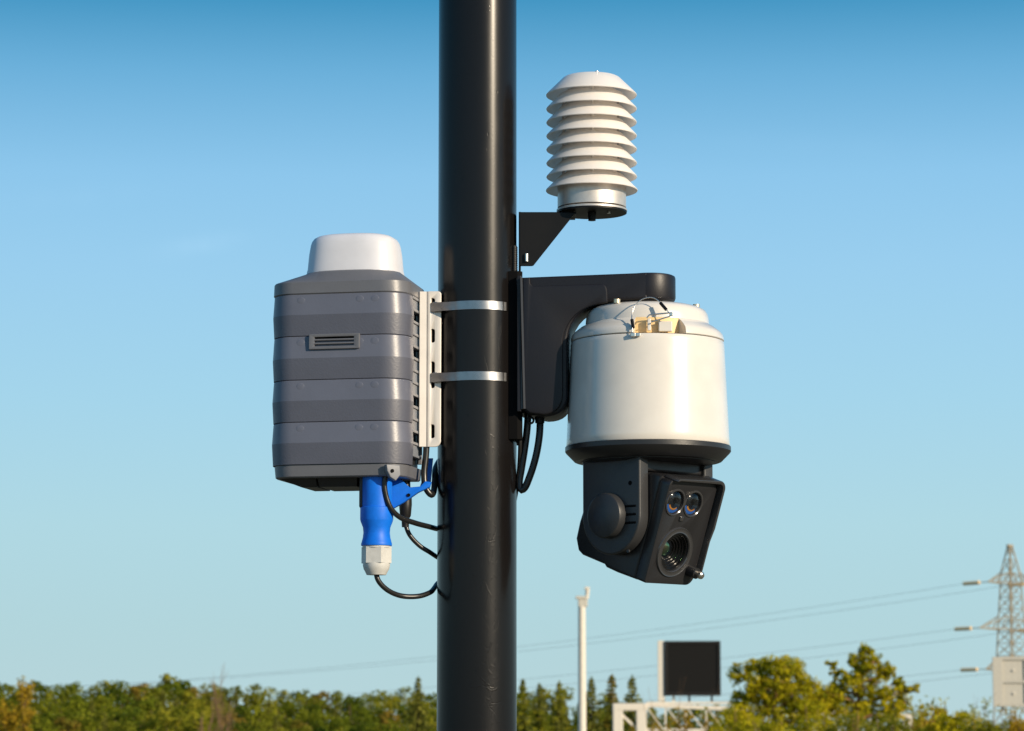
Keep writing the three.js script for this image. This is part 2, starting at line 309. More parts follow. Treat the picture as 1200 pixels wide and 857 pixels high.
// ---------------------------------------------------------------- pole mount, camera arm
{
  const root = thing('pole_mount', 'black clamp block on the shaded right side of the pole behind the arm', 'clamp', V(axis, hero(559, 520, 0).y, -D));
  const s = shape([[35, -46], [53, -46], [53, 26], [47, 30], [37, 28.5], [47.2, 8], [47.2, -8]]);
  const g = extr(s, 196, 1, 2); g.rotateX(-Math.PI / 2); g.scale(1, 1, -1); 
  const gg = flat(g); { const p = gg.attributes.position; for (let i = 0; i < p.count; i += 3) { const a = [p.getX(i), p.getY(i), p.getZ(i)]; p.setXYZ(i, p.getX(i + 1), p.getY(i + 1), p.getZ(i + 1)); p.setXYZ(i + 1, ...a); } gg.computeVertexNormals(); }
  obj('clamp_block', mv(gg, 0, 100, 0), M.pit, root);
  const cs = []; for (let i = 0; i < 14; i++) cs.push(mv(new THREE.CylinderGeometry(4.4, 4.4, 1.6, 16), 43, 193 + i * 2.6, 18)); cs.push(mv(new THREE.CylinderGeometry(3.6, 3.6, 38, 16), 43, 210, 18));
  obj('worm_screw', cs, M.blackMetal, root);
}
const ARM = 6 * Math.PI / 180;
{
  const yb = 492, root = thing('wall_bracket', 'chunky black plastic wall arm between the pole and the white camera', 'camera arm', V(axis, hero(559, yb, 6).y, -D), -ARM);
  const X = x => (x - 559) / Math.cos(ARM), P = (x, y) => [X(x), yb - y];
  const curve = (a, b, c, n = 8) => Array.from({ length: n + 1 }, (_, i) => { const t = i / n; return [(1 - t) ** 2 * a[0] + 2 * t * (1 - t) * b[0] + t * t * c[0], (1 - t) ** 2 * a[1] + 2 * t * (1 - t) * b[1] + t * t * c[1]]; });
  const o = [P(612, 330), P(760, 326.5), P(760, 357), P(724, 358), ...curve(P(716, 359), P(672, 364), P(667, 402)), ...curve(P(667, 468), P(666, 492), P(640, 492)), P(622, 489), P(614, 482)];
  obj('arm_body', extr(shape(o.reverse()), 62, 3, 4), M.armPlastic, root);
  const e = lathe([[0, -15.4], [27, -15.4], [30, -13.4], [31, -10.5], [31, 12], [30.3, 14.4], [28, 15.6], [0, 15.6]], 72); obj('arm_end', mv(e, X(760), yb - 341.9, 0), M.armPlastic, root);
  const pn = [P(616, 331), P(624, 330.8), P(624.6, 338), P(627.5, 341), P(707, 339.5), ...curve(P(707, 339.5), P(713, 340), P(713.5, 348), 5), P(714, 361), ...curve(P(714, 361), P(668, 366), P(662, 404)), ...curve(P(662, 466), P(661, 489), P(640, 490)), P(624, 488), P(617, 482)];
  obj('cover_panel', mv(extr(shape(pn.reverse()), 6, 1.6, 3), 0, 0, 32.4), M.armPlastic, root);
  for (const [x, w, z] of [[610.4, 3.2, 30], [614.4, 2.4, 33.4]]) { const g = bar(V(X(x), yb - 331, z), V(X(x + 3.6), yb - 483, z), w, 5); obj('flange_edge', g, M.armEdgeLit, root); }  // edge strips coloured lighter to stand for the light they catch
  const ft = obj('flange_plate', box(5, 158, 70, X(611.5), yb - 407, -2, 1), M.armPlastic, root);
  const ey = new THREE.TorusGeometry(3.4, 1.3, 10, 24); obj('cable_eyelet', mv(ey, X(623.5), -3, 20), M.blackMetal, root);
  obj('cable_grommet', mv(new THREE.CylinderGeometry(6, 5.4, 9, 20), X(633), -.5, 8), M.blackMetal, root);
}

// ---------------------------------------------------------------- radiation shield and its bracket
{
  const yb = 250, root = thing('radiation_shield', 'white louvred weather sensor shield of stacked plates above the camera', 'weather sensor', hero(693.6, yb, 0));
  const tips = [110, 126.6, 142.8, 158.9, 175.1, 191.5, 207.7, 223.8], Y = y => yb - y;
  const cap = lathe([[53.4, 0], [53.8, .8], [53.2, 1.8], [34, 20.6], [31, 22.2], [27, 22.8], [0, 23], [0, 20], [27, 20], [51.6, .4], [53.4, 0]].reverse(), 96);
  obj('top_plate', mv(cap, 0, Y(tips[0]), 0), M.shieldWhite, root);
  for (let i = 1; i < 8; i++) {
    const k = 1 + .012 * (i % 3 - 1), r = 53.6 * (i === 7 ? 1.012 : 1);
    const p = lathe([[r - .4, 0], [r, .8], [r - .5, 1.8], [37, 18.4], [35, 18.8], [35, 16.6], [r - 1.8, .3], [r - .4, 0]].reverse(), 96);
    obj('louver_plate', mv(p, 0, Y(tips[i]), 0), M.shieldWhite, root);
  }
  obj('inner_core', mv(new THREE.CylinderGeometry(30, 30, 112, 48), 0, Y(160), 0), M.shieldWhite, root);
  obj('collar', lathe([[38, Y(212)], [40.4, Y(213)], [40.4, Y(243.5)], [39.6, Y(244)], [38, Y(244)]].reverse(), 96), M.alu, root);
  obj('base_ring', lathe([[38, Y(245.4)], [41, Y(245.4)], [41.6, Y(246)], [41.6, Y(248)], [38, Y(248)]].reverse(), 96), M.alu, root);
  obj('base_disc', [lathe([[0, Y(244)], [38.8, Y(244)], [38.8, Y(248.2)], [41.2, Y(248.2)], [41.2, Y(250)], [0, Y(250)]].reverse(), 96)], M.blackMetal, root);
  obj('cable_gland', [mv(new THREE.CylinderGeometry(5.6, 5.2, 7, 6), 0, -3.5, 4), mv(new THREE.CylinderGeometry(4.4, 4.4, 3, 20), 0, -8, 4)], M.blackMetal, root);
  obj('screw', mv(new THREE.CylinderGeometry(2.1, 2.1, 2.4, 14), 19.5, -1.2, 12), M.chrome, root);
  obj('stud', mv(new THREE.CylinderGeometry(2.2, 2.2, 5, 12), 6, Y(110) + 24, 14), M.chrome, root);
  for (const a of [0, 2.1, 4.2]) obj('spacer_rod', mv(new THREE.CylinderGeometry(1.6, 1.6, 118, 8), Math.sin(a) * 38, Y(165), Math.cos(a) * 38), M.shieldWhite, root);
  const br = thing('gusset_bracket', 'black triangular metal bracket under the white louvred shield', 'bracket', hero(609, 312, 20));
  obj('gusset', extr(shape([[0, 63], [64, 63], [64, 61], [16, .5], [13.5, 0], [1, 0], [0, 1]]), 2.6, .4, 1), M.blackMetal, br);
  obj('top_flange', box(66, 2.6, 40, 33, 62.4, -19.4, .5), M.blackMetal, br);
  obj('back_flange', box(2.6, 64, 40, .2, 32, -19.6, .5), M.blackMetal, br);
  const sc = new THREE.CylinderGeometry(2.3, 2.3, 9, 14); obj('bolt', mv(sc, 8, 9.5, 3), M.chrome, br);
}

// ---------------------------------------------------------------- white pan-tilt camera
{
  const yb = 541, root = thing('pan_tilt_camera', 'large white pan-tilt camera with black tilting head hanging from the arm', 'camera', hero(759.5, yb, 21)), Y = y => yb - y, deg = Math.PI / 180;
  obj('housing', lathe([[0, Y(403.5)], [87, Y(403.5)], [88.6, Y(403.7)], [89.2, Y(404.6)], [89.6, Y(410)], [94.4, Y(515)], [94.9, Y(523)], [94.2, Y(524.4)], [60, Y(524.6)]].reverse(), 160), M.camWhite, root);
  const a0 = 27 * deg, a1 = 347 * deg;
  obj('cap', [lathe([[0, Y(360.6)], [40, Y(361)], [56, Y(362.4)], [63, Y(364.4)], [68, Y(367.4)], [70.6, Y(371.6)], [71.6, Y(377)], [72.2, Y(383)]].reverse(), 160),
    lathe([[72.2, Y(383)], [74, Y(384.6)], [78, Y(386.5)], [85, Y(392)], [88, Y(395.5)], [89, Y(399)], [89.2, Y(402)], [88.4, Y(402.8)], [74, Y(402.8)]].reverse(), 140, a0, a1 - a0)], M.camWhite, root);
  obj('latch_recess', [lathe([[72.0, Y(382.8)], [73, Y(384)], [73, Y(402)], [86, Y(402.8)]].reverse(), 24, -14 * deg, 42 * deg)], M.camWhiteBounce, root);  // recess coloured for the warm light bouncing inside it
  const ends = []; for (const a of [a0 + .01, a1 - .01 - 2 * Math.PI]) { const q = shape([[72, Y(383)], [74, Y(384.6)], [78, Y(386.5)], [85, Y(392)], [88, Y(395.5)], [89, Y(399)], [89, Y(402.7)], [72, Y(402.7)]].map(([x, y]) => [x, y])); const g = new THREE.ExtrudeGeometry(q, { depth: .6, bevelEnabled: false }); g.rotateY(-Math.PI / 2 + a); ends.push(g); }
  for (const e of ends) obj('recess_end', e, M.camWhite, root);
  obj('latch_post', [box(4, 14, 5, -1.5, Y(393), 79, 1)], M.camWhite, root);
  obj('latch_block', [box(16, 12, 7, 17, Y(395), 77, 1.5)], M.camWhite, root);
  const T = (x, y, z) => V(x - 759.5, Y(y), z);
  obj('tether', [tube([T(738.5, 403, 90), T(738, 392, 88), T(738.4, 382, 82), T(742, 371, 79), T(749, 364.5, 78), T(757, 361.8, 78), T(764, 362.5, 78), T(771, 368, 80), T(777, 376, 84), T(781, 381, 86)], .6, 60, 8), rod(T(755, 386, 84), T(758, 382.4, 84), .8), rod(T(758, 382.4, 84), T(782, 380.5, 87), .9), rod(T(760, 391, 86), T(783, 384, 88), .8)], M.chrome, root);
  obj('ferrule', rod(T(738, 388, 86), T(739.4, 398, 89.6), 1.9), M.blackMetal, root); obj('ferrule', rod(T(770.8, 368, 80), T(777.4, 376.6, 84), 1.9), M.blackMetal, root);
  obj('clip', [box(5, 5, 3, 23.5, Y(382), 86, 1), box(6, 5, 3, -20.4, Y(406), 90, 1), box(5, 4, 3, -14.6, Y(406), 91, .6)], M.chrome, root);
  for (const [x, z] of [[-37, 48], [57, 6], [-58, -20], [5, -62]]) obj('cap_screw', mv(new THREE.CylinderGeometry(4.4, 4.4, 4.6, 6), x, Y(360.4 + Math.hypot(x, z) * .02), z), M.brass, root);
  obj('neck', lathe([[0, Y(350)], [17, Y(350)], [17, Y(357)], [20, Y(361.5)], [0, Y(361.5)]].reverse(), 48), M.blackMetal, root);
  obj('trim_ring', lathe([[60, Y(524.4)], [95.6, Y(524.4)], [96.2, Y(525)], [96.2, Y(530)], [95.2, Y(531.6)], [85.5, Y(541.4)], [84, Y(542)], [60, Y(542)]].reverse(), 160), M.camBlack, root);
  // yoke
  const PAN = 46 * deg, TILT = 19.5 * deg, axY = 607;
  const yoke = obj('yoke_base', [lathe([[0, Y(538)], [78, Y(538)], [78, Y(543)], [70, Y(545)], [0, Y(545)]].reverse(), 96), box(104, 16, 78, 0, Y(549), 0, 3)], M.camBlack, root); yoke.rotation.y = PAN;
  for (const s of [-1, 1]) {
    const q = new THREE.Shape(); q.moveTo(-44, Y(538)); q.lineTo(-44, Y(axY)); q.absarc(0, Y(axY), 44, Math.PI, 2 * Math.PI); q.lineTo(44, Y(538)); q.closePath();
    const g = extr(q, 16, 2.2, 4, 32); g.rotateY(-Math.PI / 2); const arm = obj('yoke_arm', mv(g, s * 57, 0, 0), M.camDark, yoke);
    const b = lathe([[0, 0], [25.6, 0], [25.6, 8.5], [24.8, 10.6], [23, 11.6], [0, 11.9]].reverse(), 64); b.rotateZ(-s * Math.PI / 2); obj('pivot_boss', mv(b, s * 64.6, Y(axY), -2), M.camDark, yoke);
    for (let i = 0; i < 3; i++) { const v = new THREE.CapsuleGeometry(1.6, 15, 4, 12); v.rotateX(Math.PI / 2); obj('vent_slot', mv(v, s * 64.2, Y(594 + i * 9.4 + 3.5), 30), M.pit, yoke); }
    const hcy = new THREE.CylinderGeometry(2.6, 2.6, 2, 18); hcy.rotateZ(Math.PI / 2); obj('screw_hole', mv(hcy, s * 64.4, Y(571.5), 30), M.pit, yoke);
    const hc2 = new THREE.CylinderGeometry(1.8, 1.8, 2, 18); hc2.rotateZ(Math.PI / 2); obj('screw', mv(hc2, s * 64.2, Y(648), 26), M.camDark, yoke);
  }
  // tilting head; its own axes: z along the view, y up
  const side = shape([[44, -61], [44, 61], [34, 62], [10, 56], [-30, 46], [-50, 26], [-59, 0], [-61, -24], [-60, -44], [-52, -56], [-44, -59], [-8, -59], [-4, -61.5], [14, -62]]);
  const hg = extr(side, 84, 3.5, 4); hg.rotateY(-Math.PI / 2); mv(hg, -5.5, 0, 0); // shape x -> z
  const head = obj('camera_head', hg, M.camBlack, root); place(head, 0, Y(axY), 0); head.rotation.set(TILT, PAN, 0, 'YXZ');
  { // hood round the face: top, right side, slim left lip
    const hd = new THREE.Shape(); hd.moveTo(-44, 60.5); hd.absarc(-38, 58, 6, Math.PI * .85, Math.PI / 2, true); hd.lineTo(30, 66); hd.absarc(30, 55, 11, Math.PI / 2, 0, true); hd.lineTo(41, 10); hd.lineTo(38, -6); hd.lineTo(38, -50); hd.lineTo(35.4, -50); hd.lineTo(35.4, -6); hd.lineTo(37.4, 8); hd.lineTo(37.4, 54); hd.absarc(30, 55, 7, 0, Math.PI / 2, false); hd.lineTo(-37, 61.4); hd.closePath();
    obj('hood', mv(extr(hd, 22, .8, 2), 0, 0, 56), M.rim, head);
  }
  const fz = 55;
  const face = roundRect(83, 121, [7, 7, 12, 3], -6, 0);
  const LN = [[-30.5, 35], [.5, 35]], ML = [-10, -22.5];
  face.holes.push(new THREE.Path().absarc(LN[0][0], LN[0][1], 14.1, 0, Math.PI * 2), new THREE.Path().absarc(LN[1][0], LN[1][1], 14.1, 0, Math.PI * 2), new THREE.Path().absarc(ML[0], ML[1], 23, 0, Math.PI * 2));
  obj('face_plate', mv(extr(face, 15, 1, 2, 40), 0, 0, fz - 3.4), M.camBlack, head);
  for (const [x, y] of LN) {
    const L = (g) => { g.rotateX(Math.PI / 2); return mv(g, x, y, fz); };
    obj('infrared_lens_rim', L(lathe([[13.4, 0], [13.4, 4.8], [14.2, 5.4], [15.6, 5.2], [16, 4.4], [16, 2]].reverse(), 64)), M.rim, head);
    obj('infrared_lens_backing', L(lathe([[0, -4], [10, -3.5], [13.6, 1], [15.2, 3]].reverse(), 48)), M.coatDark, head);
    obj('amber_reflection_arc', L(lathe([[7.2, 3.6], [9.0, 3.2]].reverse(), 48, -1.15, 1.9)), M.reflectAmber, head);  // amber reflection painted as an arc low in the lens
    obj('blue_reflection_arc', L(lathe([[9.4, 3.1], [12.6, 2.4]].reverse(), 48, -1.3, 2.1)), M.reflectBlue, head);  // blue reflection painted as an arc along the lower rim
    obj('blue_reflection_arc', L(lathe([[7.5, 3.6], [11.5, 2.7]].reverse(), 48, 1.8, .7)), M.coatDark, head);  // upper reflection arc, toned down to near black
    obj('infrared_lens', L(lathe([[0, 7], [4, 6.7], [8, 5.7], [11, 4.2], [13.4, 2.2]].reverse(), 48)), M.lensGlass, head);
  }
  {
    const [x, y] = ML, L = (g) => { g.rotateX(Math.PI / 2); return mv(g, x, y, fz); };
    obj('main_lens_ring', L(lathe([[22.4, -10], [22.4, 5.0], [23.2, 6.0], [24.4, 5.4], [27.6, 5.4], [28.6, 6], [29.4, 5.0], [29.8, 2.2]].reverse(), 80)), M.rim, head);
    obj('main_lens_barrel', L(lathe([[8, -9.4], [11, -9.4], [11, -7.6], [13, -7.6], [13.4, -5.4], [15.4, -5.4], [15.8, -3], [17.8, -3], [18.2, -.6], [20, -.6], [20.4, 2.6], [22.6, 2.6]].reverse(), 64)), M.barrel, head);
    obj('main_lens', L(lathe([[0, -5.6], [4, -6.2], [8, -8], [10.6, -10]].reverse(), 48)), M.lensCore, head);
  }
  obj('sensor_nub', box(6, 6, 4, -14, 17, fz + 4.4, 1.4), M.rim, head);
  const wg = new THREE.CylinderGeometry(6.4, 7, 14, 24); wg.rotateX(Math.PI / 2); obj('nozzle_base', mv(wg, 24, -43, fz + 9), M.camBlack, head);
  const wt = lathe([[0, 26], [2.5, 25.6], [4.2, 24], [4.6, 21.5], [3.6, 19], [3.6, 16]].reverse(), 24); wt.rotateX(Math.PI / 2); obj('nozzle_tip', mv(wt, 24, -43, fz), M.chrome, head);
}

// ---------------------------------------------------------------- plug and cables
{
  const yb = 674, root = thing('power_plug', 'bright blue round power plug with pale gland nut under the grey box', 'plug', hero(441, yb, 52)), Y = y => yb - y;
  obj('plug_body', lathe([[0, Y(559)], [17.6, Y(560)], [17.6, Y(597)], [19, Y(597.6)], [19, Y(611)], [18.4, Y(613.5)], [15.8, Y(620)], [15.2, Y(626)], [15.9, Y(632)], [17.2, Y(637)], [17.9, Y(639)], [17.6, Y(641)], [0, Y(641)]].reverse(), 64), M.blue, root);
  obj('socket_shell', box(14, 38, 30, -13, Y(579), -8, 2), M.blackUnder, root);
  const nut = new THREE.CylinderGeometry(17.6, 17.6, 18.4, 6); nut.rotateY(.35); obj('gland_nut', [mv(crease(nut, 20), 0, Y(651.6), 0), mv(new THREE.CylinderGeometry(16.2, 16.2, 3, 40), 0, Y(642), 0)], M.gland, root);
  obj('gland_collar', lathe([[0, Y(660)], [15.4, Y(660)], [15.6, Y(663)], [14.6, Y(667.5)], [12.6, Y(671)], [11.2, Y(674)], [0, Y(674)]].reverse(), 48), M.gland, root);
  const fs = shape([[12, Y(600)], [30, Y(590)], [46, Y(579)], [59, Y(573)], [61, Y(567)], [54, Y(566)], [48, Y(572)], [36, Y(573)], [24, Y(562)], [10, Y(560)]]);
  const sfg = extr(fs, 9, 1.4, 2); const sf = obj('socket_flap', mv(sfg, 0, 0, -22), M.blue, root); sf.rotation.y = -.06;
  const hc = new THREE.CylinderGeometry(2, 2, 2, 14); hc.rotateX(Math.PI / 2); obj('flap_screw', mv(hc, 35, Y(582), -17.2), M.pit, sf);
  obj('rear_flap', extr(shape([[46, Y(575)], [60, Y(569)], [63, Y(536)], [57, Y(536)], [52, Y(555)]]), 5, 1), M.blue, root).position.set(0, 0, -56 * K);
  const H = (x, y, z) => hero(x, y, z);
  const cab = (label, pts, r, extra) => { const g = thing('black_cable', label, 'cable', H(...pts[0])); const o = g.position; obj('cable', tube(pts.map(p => H(...p).sub(o)), r * K, 72, 12), M.cable, g, 1); if (extra) extra(g, o); return g; };
  cab('black cable hanging from the blue plug and curving up to the pole', [[440, 668, 52], [443, 680, 52], [453, 691, 46], [470, 698.5, 32], [490, 699, 22], [504, 694.5, 8], [508.5, 690, -6], [513, 684, -22], [527, 674, -44], [550, 664, -52]], 3);
  cab('black cable looping from the box corner past the blue plug', [[459, 549, 66], [453, 556, 68], [450.5, 565, 68], [452, 580, 67], [458, 596, 64], [468, 606, 54], [486, 613, 34], [503, 617.5, 12], [508.5, 619, -4], [513, 620, -20], [526, 621, -42], [550, 622, -52]], 3.1);
  cab('black cable with tapered black connector right of the blue plug', [[475, 575, 6], [475, 600, 6], [475.5, 615, 6], [480, 627, 6], [492, 640, 4], [503, 647, 0], [509, 651, -10], [514, 654, -24], [527, 659, -44], [550, 664, -52]], 2.7, (g, o) => {
    const c = lathe([[0, 0], [4.2, 0], [4.6, 10], [6.4, 13], [7.6, 26], [7.4, 34], [6, 36], [5.4, 60], [0, 60]].reverse(), 24); obj('connector', c, M.cable, g).position.copy(H(475, 618, 6).sub(o)); });
  cab('black cable hooped below the steel bracket strip beside the pole', [[500, 518, 20], [499, 535, 20], [497, 556, 21], [499, 572, 22], [505, 580, 20], [508, 577, 12], [509.5, 564, 0], [511, 548, -16], [524, 532, -42], [550, 520, -52]], 3.7);
  cab('black cable looped beneath the camera arm right of the pole', [[619, 480, 10], [618, 500, 10], [615, 525, 9], [611, 550, 8], [608.6, 566, 8], [610, 574.5, 9], [614, 573, 10], [621, 558, 11], [628, 535, 12], [632, 512, 12], [633, 495, 10], [633, 484, 9]], 4.2);
  cab('thin black cable running straight down beside the right pole edge', [[609, 500, 18], [609.5, 520, 16], [608.5, 545, 8], [606, 570, 0], [602, 592, -14], [597, 610, -28]], 2.4);
}

// ---------------------------------------------------------------- trees
function Leafer(seed) {
  const r = rng(seed), pos = [], nor = [], col = [];
  return {
    r, pos,
    leaf(c, size, tone, out, aspect = 1.4) {   // one small four-sided leaf clump face
      const n = V(r() - .5, r() - .5, r() - .5); if (out) n.addScaledVector(out, .55); n.normalize();
      const t = V(r() - .5, r() - .5, r() - .5).cross(n).normalize(), b = n.clone().cross(t), s = size * (.6 + .8 * r());
      const A = c.clone().addScaledVector(t, s * aspect * .5), B = c.clone().addScaledVector(b, s * .42).addScaledVector(n, s * .1), C = c.clone().addScaledVector(t, -s * aspect * .5), E = c.clone().addScaledVector(b, -s * .42).addScaledVector(n, -s * .1);
      const v = .8 + .4 * r(), k = [tone[0] * v, tone[1] * v, tone[2] * v];
      for (const [a, d, e] of [[A, B, C], [A, C, E]]) {
        const m = d.clone().sub(a).cross(e.clone().sub(a)).normalize();
        for (const q of [a, d, e]) { pos.push(q.x, q.y, q.z); nor.push(m.x, m.y, m.z); col.push(...k); }
      }
    },
    clump(c, rad, n, size, tone, squash = .8) {
      for (let i = 0; i < n; i++) {
        const d = V(r() * 2 - 1, r() * 2 - 1, r() * 2 - 1); if (d.lengthSq() > 1) { i--; continue; }
        const q = d.clone().multiplyScalar(rad); q.y *= squash; this.leaf(c.clone().add(q), size, tone, d.normalize());
      }
    },
    geo() { const g = new THREE.BufferGeometry(); g.setAttribute('position', new THREE.Float32BufferAttribute(pos, 3)); g.setAttribute('normal', new THREE.Float32BufferAttribute(nor, 3)); g.setAttribute('uv', new THREE.Float32BufferAttribute(new Float32Array(pos.length / 3 * 2), 2)); g.setAttribute('color', new THREE.Float32BufferAttribute(col, 3)); return g; },
  };
}
const leafMat = new THREE.MeshPhysicalMaterial({ vertexColors: true, roughness: .85, specularIntensity: .05, transmission: .42, thickness: 0, side: THREE.DoubleSide });
const bark = std([.16, .10, .06], .9), barkPale = std([.42, .33, .24], .85), barkRed = std([.30, .15, .07], .9), twig = std([.20, .12, .06], .9);
const crownMesh = (L, parent, name = 'crown') => { const m = new THREE.Mesh(L.geo(), leafMat); m.name = name; m.castShadow = m.receiveShadow = true; parent.add(m); return m; };
const TONES = { dark: [[.135, .165, .012], [.18, .20, .014], [.21, .22, .016], [.10, .135, .012]], olive: [[.205, .215, .017], [.25, .25, .02], [.175, .19, .016], [.28, .262, .022]], rust: [[.24, .17, .024], [.21, .16, .022], [.27, .20, .026], [.19, .165, .02]], spruce: [[.19, .195, .035], [.24, .235, .04], [.15, .165, .03]], gold: [[.390, .260, .018], [.312, .234, .021], [.442, .299, .026]], pine: [[.40, .36, .012], [.47, .41, .014], [.32, .31, .012], [.52, .43, .016], [.22, .23, .012]] };
function roundTree(seed, tones, h = 9, wide = .36) {   // trunk and a clumped crown, height h
  const o = new THREE.Group(), L = Leafer(seed), r = L.r, cw = h * wide;
  const limbs = [rod(V(0, -.6, 0), V(0, h * .5, 0), .16, 7, .1)];
  const own = tones[r() * tones.length | 0];
  for (let i = 0; i < 26; i++) {
    const a = r() * 6.283, t = (i + r()) / 26, hh = h * (.14 + .78 * t), prof = Math.sin(Math.PI * Math.min(1, (.14 + .86 * (1 - t)) * .96)) ** .55, rr = cw * prof * (.45 + .55 * r()) * .9;
    const c = V(Math.cos(a) * rr, hh, Math.sin(a) * rr), rad = h * (.075 + .075 * r());
    L.clump(c, rad, 52, h * .036, r() < .7 ? own : tones[r() * tones.length | 0], .75);
    if (i % 3 === 0) limbs.push(rod(V(0, hh * .62, 0), c, .07, 5, .03));
  }
  L.clump(V((r() - .5) * h * .1, h * .94, (r() - .5) * h * .1), h * .07, 30, h * .034, own);
  obj('trunk', limbs, bark, o, 1); crownMesh(L, o); return o;
}
function spruce(seed, tones, h = 10, wide = .19) {
  const o = new THREE.Group(), L = Leafer(seed), r = L.r; const limbs = [rod(V(0, -.6, 0), V(0, h * .98, 0), .14, 7, .02)];
  for (let y = .08; y < .98; y += .034) {
    const R = h * wide * Math.pow(1 - y, .85) * (.8 + .35 * r()), n = 6 + (r() * 3 | 0), a0 = r() * 6;
    for (let i = 0; i < n; i++) {
      if (r() < .14) continue;
      const a = a0 + i / n * 6.283 + (r() - .5) * .4, len = R * (.7 + .5 * r()), tone = tones[r() * tones.length | 0];
      const tip = V(Math.cos(a) * len, h * y - len * (.28 - .3 * y), Math.sin(a) * len);
      const st = Math.max(2, len / h * 60 | 0); for (let k = 1; k <= st; k++) { const f = k / st; L.clump(V(tip.x * f, h * y + (tip.y - h * y) * f, tip.z * f), h * .016, 4, h * .026, tone, .5); }
    }
  }
  L.clump(V(0, h * .985, 0), h * .012, 8, h * .022, tones[0], 2);
  obj('trunk', limbs, bark, o, 1); crownMesh(L, o); return o;
}
function branching(seed, h, spread, levels, mat, r0, leafTones, leafN = 0, leafS = .1, lean = 0) {   // bare or thin-leaved tree
  const o = new THREE.Group(), L = Leafer(seed), r = L.r, trunk = [], twigs = [];
  (function grow(p, d, len, rad, lv) {
    let a = p.clone(), dir = d.clone();
    for (let k = 0; k < 3; k++) { const b = a.clone().addScaledVector(dir, len / 3); (lv ? twigs : trunk).push(rod(a, b, rad * (1 - k * .2), lv > 1 ? 4 : 7, rad * (.8 - k * .2))); 
      if (lv < levels && k > (lv ? -1 : 0)) for (let q = 0; q < 2; q++) { const nd = dir.clone().add(V((r() - .5) * spread, (r() - .2) * spread * .5, (r() - .5) * spread)).normalize(); grow(b, nd, len * (.42 + .25 * r()), rad * .5, lv + 1); }
      if (leafN && lv >= levels - 1) L.clump(b, h * .045, leafN, leafS, leafTones[r() * leafTones.length | 0]);
      a = b; dir.add(V((r() - .5) * .2, .03, (r() - .5) * .2)).normalize(); }
  })(V(0, -.4, 0), V(lean, 1, 0).normalize(), h * .72, r0, 0);
  obj('trunk', trunk, mat, o, 1); obj('branch', twigs, twig, o, 1); if (L.pos.length) crownMesh(L, o); return o;
}
const boxOf = new THREE.Box3();
function setTree(o, name, px, yTop, Z, hNom, label, cat, group, turn = 0, wide = 1) {   // stand a tree on the ground so that its top reaches photo height yTop
  o.position.set(0, 0, 0); o.rotation.set(0, 0, 0); o.scale.set(1, 1, 1); hNom = boxOf.setFromObject(o).max.y;
  const p = at(px, yTop, -Z), gy = groundY(-Z), s = Math.max(.2, (p.y - gy) / hNom);
  o.name = numbered(name); o.position.set(p.x, gy, -Z); o.rotation.y = turn; o.scale.set(s * wide, s, s * wide); o.userData = {}; tag(o, label, cat, group); scene.add(o); return o;
}
